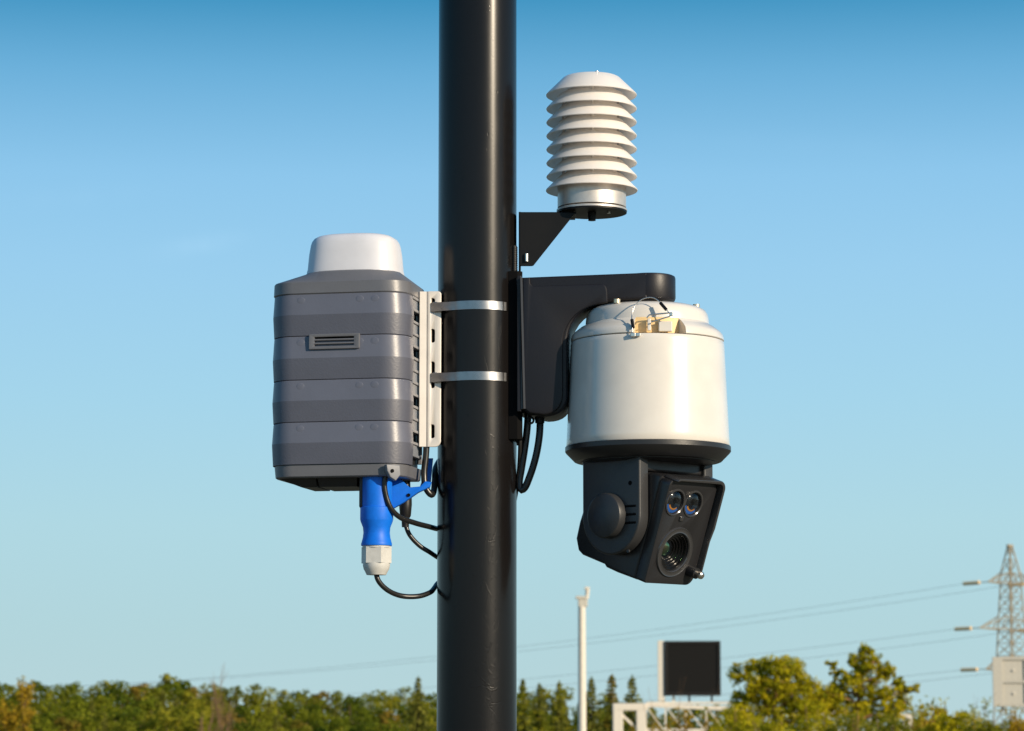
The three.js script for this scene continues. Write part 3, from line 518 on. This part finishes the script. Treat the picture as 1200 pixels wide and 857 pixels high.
{ // the wood: rows of trees rising away
  const r = rng(5), W = [];
  for (let i = 0; i < 6; i++) W.push([roundTree(100 + i, TONES.dark, 9, .3), 'woodland_tree', 0]);
  for (let i = 0; i < 4; i++) W.push([roundTree(120 + i, TONES.olive, 9, .28), 'woodland_tree', 1]);
  for (let i = 0; i < 2; i++) W.push([roundTree(140 + i, TONES.rust, 9, .26), 'woodland_tree', 2]);
  for (let i = 0; i < 2; i++) W.push([spruce(160 + i, TONES.spruce, 9, .2), 'woodland_spruce', 3]);
  const info = [['dark green bushy tree', 'dark green trees of the wood'], ['olive yellow-green bushy tree', 'olive green trees of the wood'], ['rust brown tree', 'rusty trees of the wood'], ['pointed spruce', 'spruces of the wood']];
  const where = [[70, 'behind the golden birch'], [150, 'left of the wood middle'], [225, 'left of the bare birch'], [300, 'behind the bare birch'], [360, 'right of the bare birch'], [425, 'below the grey sensor box'], [480, 'below the blue plug'], [530, 'against the left pole edge'], [672, 'between pole and white mast'], [700, 'behind the white mast'], [765, 'between white mast and dark sign'], [900, 'behind the dark sign']];
  const depthWord = ['on the skyline', 'just under the skyline', 'in the upper slope', 'halfway down the wood', 'low in the wood', 'at the front edge'];
  const prof = [[-40, 800], [0, 801], [50, 803], [100, 797], [150, 801], [205, 793], [250, 801], [300, 806], [350, 810], [400, 813], [440, 812], [480, 810], [530, 812], [600, 808], [640, 808], [680, 812], [720, 818], [760, 826], [860, 828], [900, 830]];
  const top = x => { let k = 0; while (k < prof.length - 2 && prof[k + 1][0] < x) k++; const a = prof[k], b = prof[k + 1]; return a[1] + (b[1] - a[1]) * (x - a[0]) / (b[0] - a[0]); };
  const first = new Set();
  for (let row = 0; row < 6; row++) {
    const Z = 620 - row * 42;
    for (let x = -34 + (row % 2) * 12; x < 890; x += 21 + r() * 9) {
      if (x > 525 && x < 592) continue;
      const u = r(), east = x > 600; let k = u < .46 ? r() * 6 | 0 : u < .8 ? 6 + (r() * 4 | 0) : u < (row > 3 ? .90 : .85) ? 10 + (r() * 2 | 0) : 12 + (r() * 2 | 0);
      if (east && r() < .45) k = 12 + (r() * 2 | 0);
      const [proto, nm, t] = W[k], o = first.has(k) ? proto.clone() : (first.add(k), proto);
      const yT = top(x) - 4 + row * 8.6 + (r() - .3) * 8 - (t === 3 ? 6 : 0);
      setTree(o, nm, x, yT, Z + (r() - .5) * 26, 9, `${info[t][0]} ${depthWord[row]}, ${where.find(w => x < w[0])[1]}`, 'tree', info[t][1], r() * 6.28, (t === 3 ? 1 : 1.15) * (.85 + .4 * r()));
    }
  }
  // three slim spruces left of the sign, and taller ones either side of the pole
  const sp = [spruce(201, TONES.spruce, 10, .22), spruce(202, TONES.rust.concat(TONES.spruce), 10, .19), spruce(203, TONES.spruce, 10, .23)];
  setTree(sp[0], 'spruce_tree', 693, 792, 330, 10, 'slim spruce just right of the white mast, first of three in a row', 'tree', null, 1);
  setTree(sp[1], 'spruce_tree', 717, 790, 325, 10, 'slim brownish spruce, middle of three between the mast and the sign', 'tree', null, 2);
  setTree(sp[2], 'spruce_tree', 741, 791, 320, 10, 'slim spruce nearest the dark sign, last of three in a row', 'tree', null, 3);
  setTree(spruce(204, TONES.spruce, 10, .24), 'spruce_tree', 490, 792, 400, 10, 'dark spruce above the wood just left of the black pole', 'tree', null, 1.5);
  [[613, 796], [632, 800], [655, 797]].forEach(([x, y], i) => setTree(spruce(210 + i, TONES.spruce.concat(TONES.olive), 10, .2), 'spruce_tree', x, y, 395 + i * 6, 10, ['spruce half hidden by the right edge of the black pole', 'spruce between the black pole and the white mast, shorter one', 'pointed spruce close on the left of the white mast'][i], 'tree', null, i * 2));
  // individual trees at the left
  setTree(branching(305, 9, .9, 4, barkPale, .14), 'bare_birch', 262, 774, 300, 9, 'bare reddish birch with a pale trunk standing before the wood', 'tree', null, .6, .9);
  setTree(branching(302, 7, .8, 2, barkPale, .16), 'bare_birch', 238, 812, 290, 6.3, 'leaning pale bare sapling left of the bare birch', 'tree', null, 2, .8);
  setTree(branching(303, 8, 1.2, 3, barkPale, .1, TONES.gold, 5, .22), 'golden_birch', 12, 792, 260, 7.6, 'golden leaved birch at the left end of the wood', 'tree', null, .3, 1.1);
}

// ---------------------------------------------------------------- white mast, sign gantry, grey cabinet
const white = std([.66, .61, .52], .55, { map: dirt }), paleGrey = std([.50, .475, .41], .6, { map: dirt });
{
  const Z = 80, k = Z / F / Math.cos(PITCH), root = thing('camera_mast', 'slim white mast with a small camera on top, right of the pole', 'mast', V(at(682.3, 850, -Z).x, groundY(-Z), -Z));
  const y = p => at(682, p, -Z).y - groundY(-Z), x = p => (p - 682.3) * k;
  obj('shaft', rod(V(0, 0, 0), V(0, y(711), 0), 5.0 * k, 24, 4.3 * k), white, root, 1);
  obj('head_bracket', [box(13.5 * k, 3.4 * k, 9 * k, x(681.8), y(700.6), 0, .6 * k), box(11 * k, 10 * k, 7 * k, x(683.4), y(706.6), 0, 1 * k)], paleGrey, root, 1);
  const cg = rod(V(x(688.2), y(702), 0), V(x(688.9), y(690.6), 0), 2.0 * k, 14, 2.7 * k); obj('mast_camera', [cg, box(6 * k, 3 * k, 5 * k, x(688.4), y(689.6), 0, .6 * k)], white, root, 1);
}
const GZ = 150, GK = GZ / F / Math.cos(PITCH);
{
  const gx = px => at(px, 840, -GZ).x, gy = (py, z = GZ) => at(700, py, -z).y;
  const root = thing('sign_gantry', 'pale painted road gantry of posts and lattice beams under the dark sign', 'gantry', V(gx(737), groundY(-GZ), -GZ));
  const P = (px, py, dz = 0) => V(gx(px) - root.position.x, gy(py) - root.position.y, dz), y0 = 0;
  for (const px of [724, 751.5]) obj('post', box(11.5 * GK, P(0, 826).y, 12 * GK, P(px, 0).x, P(0, 826).y / 2, 0, 1 * GK), white, root, 1);
  obj('portal_head', box(39.5 * GK, 8.6 * GK, 12.6 * GK, P(737.7, 0).x, P(0, 829).y, 0, 1.6 * GK), white, root, 1);
  obj('brace', bar(P(729, 838), P(748, 856), 3 * GK), white, root, 1);
  for (const dz of [0, -14 * GK]) {
    obj('top_chord', bar(P(757.5, 826.5, dz), P(1068, 839.5, dz), 4.6 * GK, 4.6 * GK), white, root, 1); obj('bottom_chord', bar(P(757.5, 856, dz), P(1068, 859, dz), 4.2 * GK, 4.2 * GK), white, root, 1);
  }
  for (let i = 0; i < 12; i++) { const a = 780 + i * 24; obj('lattice_upright', bar(P(a, 828 + i * .98), P(a, 856 + i * .3), 1.8 * GK), white, root, 1); obj('lattice_diagonal', bar(P(a - 22, 829 + i * .95), P(a - 3, 855 + i * .3), 1.3 * GK), white, root, 1); }
  obj('walkway', box(112 * GK, 2.2 * GK, 15 * GK, P(815, 0).x, P(0, 824).y, -8 * GK), white, root, 1);
  obj('beam_leg', box(10 * GK, P(0, 840).y, 12 * GK, P(1064, 0).x, P(0, 840).y / 2, -7 * GK), white, root, 1);
  // dark message sign
  const S = thing('message_sign', 'square dark message sign with pale casing standing on the gantry', 'road sign', V(gx(812), gy(824), -GZ + .05), -.05), yy = p => gy(p) - gy(824);
  const w = 65 * GK, hh = 63 * GK, yc = yy(783.5);
  obj('casing', box(w, hh, 26 * GK, 0, yc, -13 * GK, .7 * GK), paleGrey, S, 1);
  const casingSide = obj('side_panel', box(7.6 * GK, 70 * GK, 20 * GK, -w / 2 - 3.9 * GK, yc - 3 * GK, -9 * GK, .6 * GK), white, S, 1);
  const bz = roundRect(w, hh, .8 * GK); bz.holes.push(roundRect(w - 7 * GK, hh - 7 * GK, .5 * GK, 0, 0, THREE.Path)); obj('bezel', mv(extr(bz, 3 * GK, .3 * GK, 1), 0, yc, 1.4 * GK), std([.016, .015, .014], .6, { specularIntensity: .4 }), S, 1);
  obj('display_panel', box(w - 6 * GK, hh - 6 * GK, 1 * GK, 0, yc, .8 * GK), std([.0065, .006, .0055], .6, { specularIntensity: .35 }), S, 1);
  for (let i = 0; i < 8; i++) obj('display_row_bar', box(w - 7.5 * GK, .35 * GK, .5 * GK, 0, yc + (i - 3.5) * 6.8 * GK, 1.4 * GK), std([.010, .009, .008], .6, { specularIntensity: .35 }), S, 1);
  for (const px of [-22, -4, 22]) obj('leg', box(2.6 * GK, yy(814), 3 * GK, px * GK, yy(814) / 2, -8 * GK), px < -10 ? white : std([.05, .045, .04], .7), S, 1);
  obj('rear_post', box(5 * GK, yy(760), 5 * GK, -w / 2 - 2 * GK, yy(760) / 2, -25 * GK), white, S, 1);
  // grey cabinet sign at the right edge
  const C = thing('sign_cabinet', 'pale grey metal cabinet with two recessed panels at right below the pylon', 'cabinet', V(gx(1196), gy(834), -GZ + .6), -.10), cy = p => gy(p) - gy(834);
  obj('casing', box(62 * GK, 57 * GK, 20 * GK, 0, cy(799.5), -11 * GK, .7 * GK), paleGrey, C, 1);
  const fr = roundRect(66 * GK, 57.4 * GK, .6 * GK, -2 * GK); for (const [a, b] of [[-11, 13.3], [-11, -13.3], [18, 13.3], [18, -13.3]]) fr.holes.push(roundRect(25 * GK, 23.5 * GK, .4 * GK, a * GK, b * GK, THREE.Path)); obj('front_frame', mv(extr(fr, 3 * GK, .3 * GK, 1), 2 * GK, cy(799.5), 0.3 * GK), paleGrey, C, 1);
  for (const [a, b] of [[-11, 13.3], [-11, -13.3], [18, 13.3], [18, -13.3]]) { const q = obj('recessed_panel', box(24.4 * GK, 23 * GK, 1 * GK, (a + 2) * GK, cy(799.5) + b * GK, -.6 * GK), paleGrey, C, 1); const kn = new THREE.CylinderGeometry(1.4 * GK, 1.4 * GK, 2 * GK, 12); kn.rotateX(Math.PI / 2); obj('latch', mv(kn, (a + 2) * GK, cy(799.5) + b * GK, .6 * GK), white, q, 1); }
  for (const a of [-22, 22]) obj('leg', box(3.4 * GK, cy(826) + .1, 4 * GK, a * GK, (cy(826) + .1) / 2, -8 * GK), white, C, 1);
}

// ---------------------------------------------------------------- pylon and power lines
const PZ = 620, PK = PZ / F / Math.cos(PITCH), lat = std([.27, .22, .14], .6), insM = std([.85, .62, .34], .6);
{
  const y = p => at(1186, p, -PZ).y - groundY(-PZ), root = thing('lattice_pylon', 'tall lattice steel electricity pylon at the right edge', 'pylon', V(at(1187, 800, -PZ).x, groundY(-PZ), -PZ), .55);
  const half = p => p < 672 ? (2 + (p - 640) * .22) * PK : (9 + (p - 672) * .055) * PK;
  const lv = [640, 656, 672, 686, 700, 714, 728, 740, 754, 769, 790, 816, 850, 900];
  const C = (p, i) => { const h = half(p) / 1.15; return V([-1, 1, 1, -1][i] * h, y(p), [-1, -1, 1, 1][i] * h); };
  for (let i = 0; i < 4; i++) obj('leg', lv.slice(0, -1).map((p, k) => bar(C(p, i), C(lv[k + 1], i), 1.15 * PK)), lat, root, 1);
  for (let k = 0; k + 1 < lv.length; k++) for (let i = 0; i < 4; i++) { const j = (i + 1) % 4; obj('brace', [bar(C(lv[k], i), C(lv[k + 1], j), .55 * PK)], lat, root, 1); obj('brace', [bar(C(lv[k], j), C(lv[k + 1], i), .55 * PK)], lat, root, 1); if (k > 0) obj('brace', [bar(C(lv[k], i), C(lv[k], j), .6 * PK)], lat, root, 1); }
  obj('peak', box(8 * PK, 3 * PK, 3 * PK, 0, y(640), 0), lat, root, 1);
  const arms = [[684, 34, 671], [738, 48, 722], [786, 40, 772]], tips = [];
  for (const [p, len, pt] of arms) for (const s of [-1, 1]) {
    const tip = V(s * len * PK, y(p) + 1 * PK, 0), hs = half(p) / 1.15, parts = [];
    for (const z of [-1, 1]) { parts.push(bar(V(s * hs, y(p), z * hs), tip, 1.2 * PK), bar(V(s * half(pt) / 1.15, y(pt), z * half(pt) / 1.15), tip, 1 * PK)); for (const f of [.3, .6]) parts.push(bar(V(s * hs + (tip.x - s * hs) * f, y(p), z * hs * (1 - f)), V(s * hs + (tip.x - s * hs) * (f - .22), y(p) + (y(pt) - y(p)) * (1 - f + .2), z * hs * (1 - f + .2)), .7 * PK)); }
    obj('crossarm', parts, lat, root, 1); tips.push([s, tip]);
  }
  root.updateMatrixWorld(true);
  const far = { x: at(-420, 800, -1500).x, z: -1500 };
  const word = ['upper', 'upper', 'middle', 'middle', 'lower', 'lower'];
  const dropFar = [808, 802, 818, 826, 832, 838];
  tips.forEach(([s, tip], i) => {
    const a = tip.clone().applyMatrix4(root.matrixWorld), e = at(-420, dropFar[i], -1000).add(V(s * 10, 0, 0)), d = e.clone().sub(a).normalize();
    const b = a.clone().addScaledVector(d, 12 * PK), c = a.clone().addScaledVector(d, 34 * PK);
    const inv = root.matrixWorld.clone().invert(), la = a.clone().applyMatrix4(inv), lb = b.clone().applyMatrix4(inv), lc = c.clone().applyMatrix4(inv);
    obj('insulator_rod', rod(la, lb, .5 * PK, 6), lat, root, 1); obj('insulator', rod(lb, lc, 2.3 * PK, 10), insM, root, 1);
    const sag = [], o = c; for (let k = 0; k <= 40; k++) { const t = k / 40; sag.push(c.clone().lerp(e, t).add(V(0, -4 * 9.5 * t * (1 - t), 0)).sub(o)); }
    const wl = thing('power_line', `thin grey power line sagging left from the pylon's ${word[i]} crossarm, ${s < 0 ? 'near' : 'far'} arm end`, 'power line', o);
    obj('wire', tube(sag, .034, 90, 5), std([.16, .17, .18], .6), wl, 1);
  });
}

// ---------------------------------------------------------------- pines and bushes at the right
function pineTree(seed, h, limbsDef, leafS) {   // limbsDef: [x, y, z, radius, n] clumps in metres above its base, with limbs from the trunk
  const o = new THREE.Group(), L = Leafer(seed), r = L.r, wood = [], trunkTop = V(h * .03, h * .84, 0);
  wood.push(rod(V(0, -.3, 0), V(-h * .02, h * .4, 0), h * .026, 9, h * .02), rod(V(-h * .02, h * .4, 0), trunkTop, h * .02, 8, h * .006));
  for (const [x, y, z, R, n] of limbsDef) {
    const c = V(x, y, z), s = V(trunkTop.x * y / h, Math.min(h * .8, Math.max(h * .3, y - Math.hypot(x, z) * .3 - R * .2)), 0);
    if (y > h * .62) wood.push(rod(s, c, h * .006, 6, h * .0025));
    for (let q = 0; q < 5 + (n / 7 | 0); q++) {   // sub-clumps make the outline ragged
      const d = V(r() * 2 - 1, r() * 2 - 1, r() * 2 - 1).normalize().multiplyScalar(R * (.35 + .85 * r())); d.y *= .75;
      const cc = c.clone().add(d); L.clump(cc, R * (.18 + .30 * r()), 30, leafS * .72, TONES.pine[r() * TONES.pine.length | 0], .9);
      if (r() < .25) wood.push(rod(c, cc, h * .004, 4, h * .002));
    }
  }
  obj('trunk', wood, barkRed, o, 1); crownMesh(L, o); return o;
}
function bush(seed, w, h, n, tones, leafS, stems = 10) {
  const o = new THREE.Group(), L = Leafer(seed), r = L.r, wood = [];
  for (let i = 0; i < stems; i++) { const a = r() * 6.28, q = V(Math.cos(a) * w * .4 * r(), h * (.6 + .45 * r()), Math.sin(a) * w * .3 * r()); wood.push(rod(V(q.x * .25, -.2, q.z * .25), q, w * .008, 5, w * .003)); L.clump(q, w * .08, 18, leafS, tones[0]); }
  for (let i = 0; i < n; i++) { const a = r() * 6.28, u = Math.sqrt(r()), x = Math.cos(a) * u * w * .5, z = Math.sin(a) * u * w * .4, yy = h * (1 - .3 * u * u) * (.96 - .5 * r() * r() - .08 * r()); L.clump(V(x, yy, z), w * (.035 + .045 * r()), 24, leafS, tones[r() * tones.length | 0]); }
  obj('stem', wood, twig, o, 1); crownMesh(L, o, 'foliage'); return o;
}
{
  const Z = 118, k = Z / F / Math.cos(PITCH), gy = groundY(-Z);
  const mk = (px, list, h) => list.map(([x, y, R, n], i) => [(x - px) * k, at(px, y, -Z).y - gy, ((i * 7 % 5) - 2) * R * .35 * k, R * k, n * 1.7]);
  // round left pine
  let H = at(905, 770, -Z).y - gy;
  const p1 = pineTree(401, H, mk(905, [[872, 790, 15, 90], [890, 784, 17, 110], [910, 782, 17, 120], [930, 786, 16, 110], [900, 797, 20, 150], [925, 800, 20, 150], [945, 804, 15, 100], [885, 803, 13, 80], [955, 818, 18, 120], [930, 818, 22, 160], [900, 828, 22, 160], [870, 838, 20, 130], [945, 836, 24, 170], [872, 820, 14, 110], [890, 812, 15, 110], [915, 812, 16, 120], [938, 826, 18, 130], [862, 846, 18, 120], [884, 846, 20, 140], [922, 846, 22, 160]]), 3.4 * k);
  p1.name = numbered('pine_tree'); p1.position.set(at(905, 800, -Z).x, gy, -Z); tag(p1, 'dense round yellow-green pine just right of the dark sign', 'tree'); scene.add(p1);
  H = at(1010, 755, -Z).y - gy;
  const p2 = pineTree(402, H, mk(1006, [[1019, 762, 9, 55], [1008, 772, 12, 75], [1026, 776, 14, 90], [1014, 786, 15, 95], [1036, 790, 12, 70], [978, 780, 7, 26], [986, 790, 8, 30], [998, 798, 14, 80], [1022, 802, 16, 100], [1046, 786, 8, 40], [1056, 800, 9, 46], [1048, 812, 12, 60], [1072, 806, 7, 28], [1061, 807, 8, 36], [975, 812, 15, 90], [990, 822, 18, 120], [1015, 822, 14, 80], [1052, 826, 12, 60], [968, 834, 20, 140], [1000, 840, 22, 150], [985, 806, 12, 80], [1006, 810, 14, 100], [1032, 816, 14, 90], [966, 825, 16, 110], [1044, 838, 16, 110], [1020, 838, 20, 140], [1062, 824, 11, 60]]), 3.2 * k);
  p2.name = numbered('pine_tree'); p2.position.set(at(1006, 800, -Z).x, gy, -Z - .8); tag(p2, 'taller open-crowned pine with gaps of sky, right of the round pine', 'tree'); scene.add(p2);
  setTree(pineTree(403, 5, [[0, 4.4, 0, .9, 110], [-.9, 4.0, .2, .8, 90], [.9, 4.0, -.2, .8, 90], [0, 3.4, .3, 1.1, 120]], .16), 'pine_tree', 1091, 814, 190, 5, 'small flat-topped dark pine behind bushes, left of the cabinet', 'tree', null, .4, 1);
  setTree(branching(410, 5, 1.6, 3, twig, .05), 'bare_shrub', 1141, 812, 150, 4.2, 'bare brown rounded shrub just left of the grey cabinet', 'shrub', null, 1, 1.2);
  // foreground bushes
  const B = [[868, 825, 80, 'pine', 'low green bush under the round pine', 104], [905, 833, 80, 'pine', 'thick green bush below the round pine trunk', 100], [955, 819, 80, 'pine', 'yellow-green bush between the two pines', 102], [1000, 820, 84, 'olive', 'olive bush at the foot of the taller pine', 99], [1045, 826, 80, 'olive', 'olive bush right of the taller pine trunk', 101], [1085, 824, 70, 'gold', 'golden brown bush below the small dark pine', 106], [1122, 817, 66, 'pine', 'green bush left of the grey cabinet', 103], [1155, 823, 66, 'olive', 'olive bush right under the left cabinet edge', 98], [1192, 826, 70, 'gold', 'golden bush below the grey cabinet panels', 100]];
  B.forEach(([x, y, w, t, lab, z], i) => { const kk = z / F, h = 6; const wm = w * kk * 1.15; const g0 = at(x, y, -z).y - groundY(-z); const b = bush(500 + i, wm * 1.3, g0, 300, TONES[t], 2.5 * kk, 14); setTree(b, 'bush', x, y, z, g0, lab, 'bush', null, i); });
  [[770, 838, 44, 'golden leafless-looking willow bush left below the dark sign', 112], [800, 828, 46, 'golden willow bush in front of the dark sign legs', 110], [832, 836, 44, 'golden willow bush between the dark sign and the round pine', 111], [742, 850, 40, 'golden weeds in the gantry portal opening', 113]].forEach(([x, y, w, lab, z], i) => { const kk = z / F, g0 = at(x, y, -z).y - groundY(-z); setTree(bush(540 + i, w * kk * 1.1, g0, 90, TONES.gold.concat(TONES.rust), 2.0 * kk, 34), 'willow_bush', x, y, z, g0, lab, 'bush', null, i); });
  [[766, 800, 0], [800, 788, 1], [833, 796, 2]].forEach(([x, y, i]) => setTree(branching(560 + i, 5, .9, 2, barkRed, .035), 'bare_sapling', x, y + 4, 125, 4.6, ['bare brown twigs at the left foot of the dark sign', 'bare reddish twigs reaching up before the dark sign middle', 'bare reddish twigs before the right edge of the dark sign'][i], 'sapling', null, i, .55));
}
renderer.render(scene, camera);
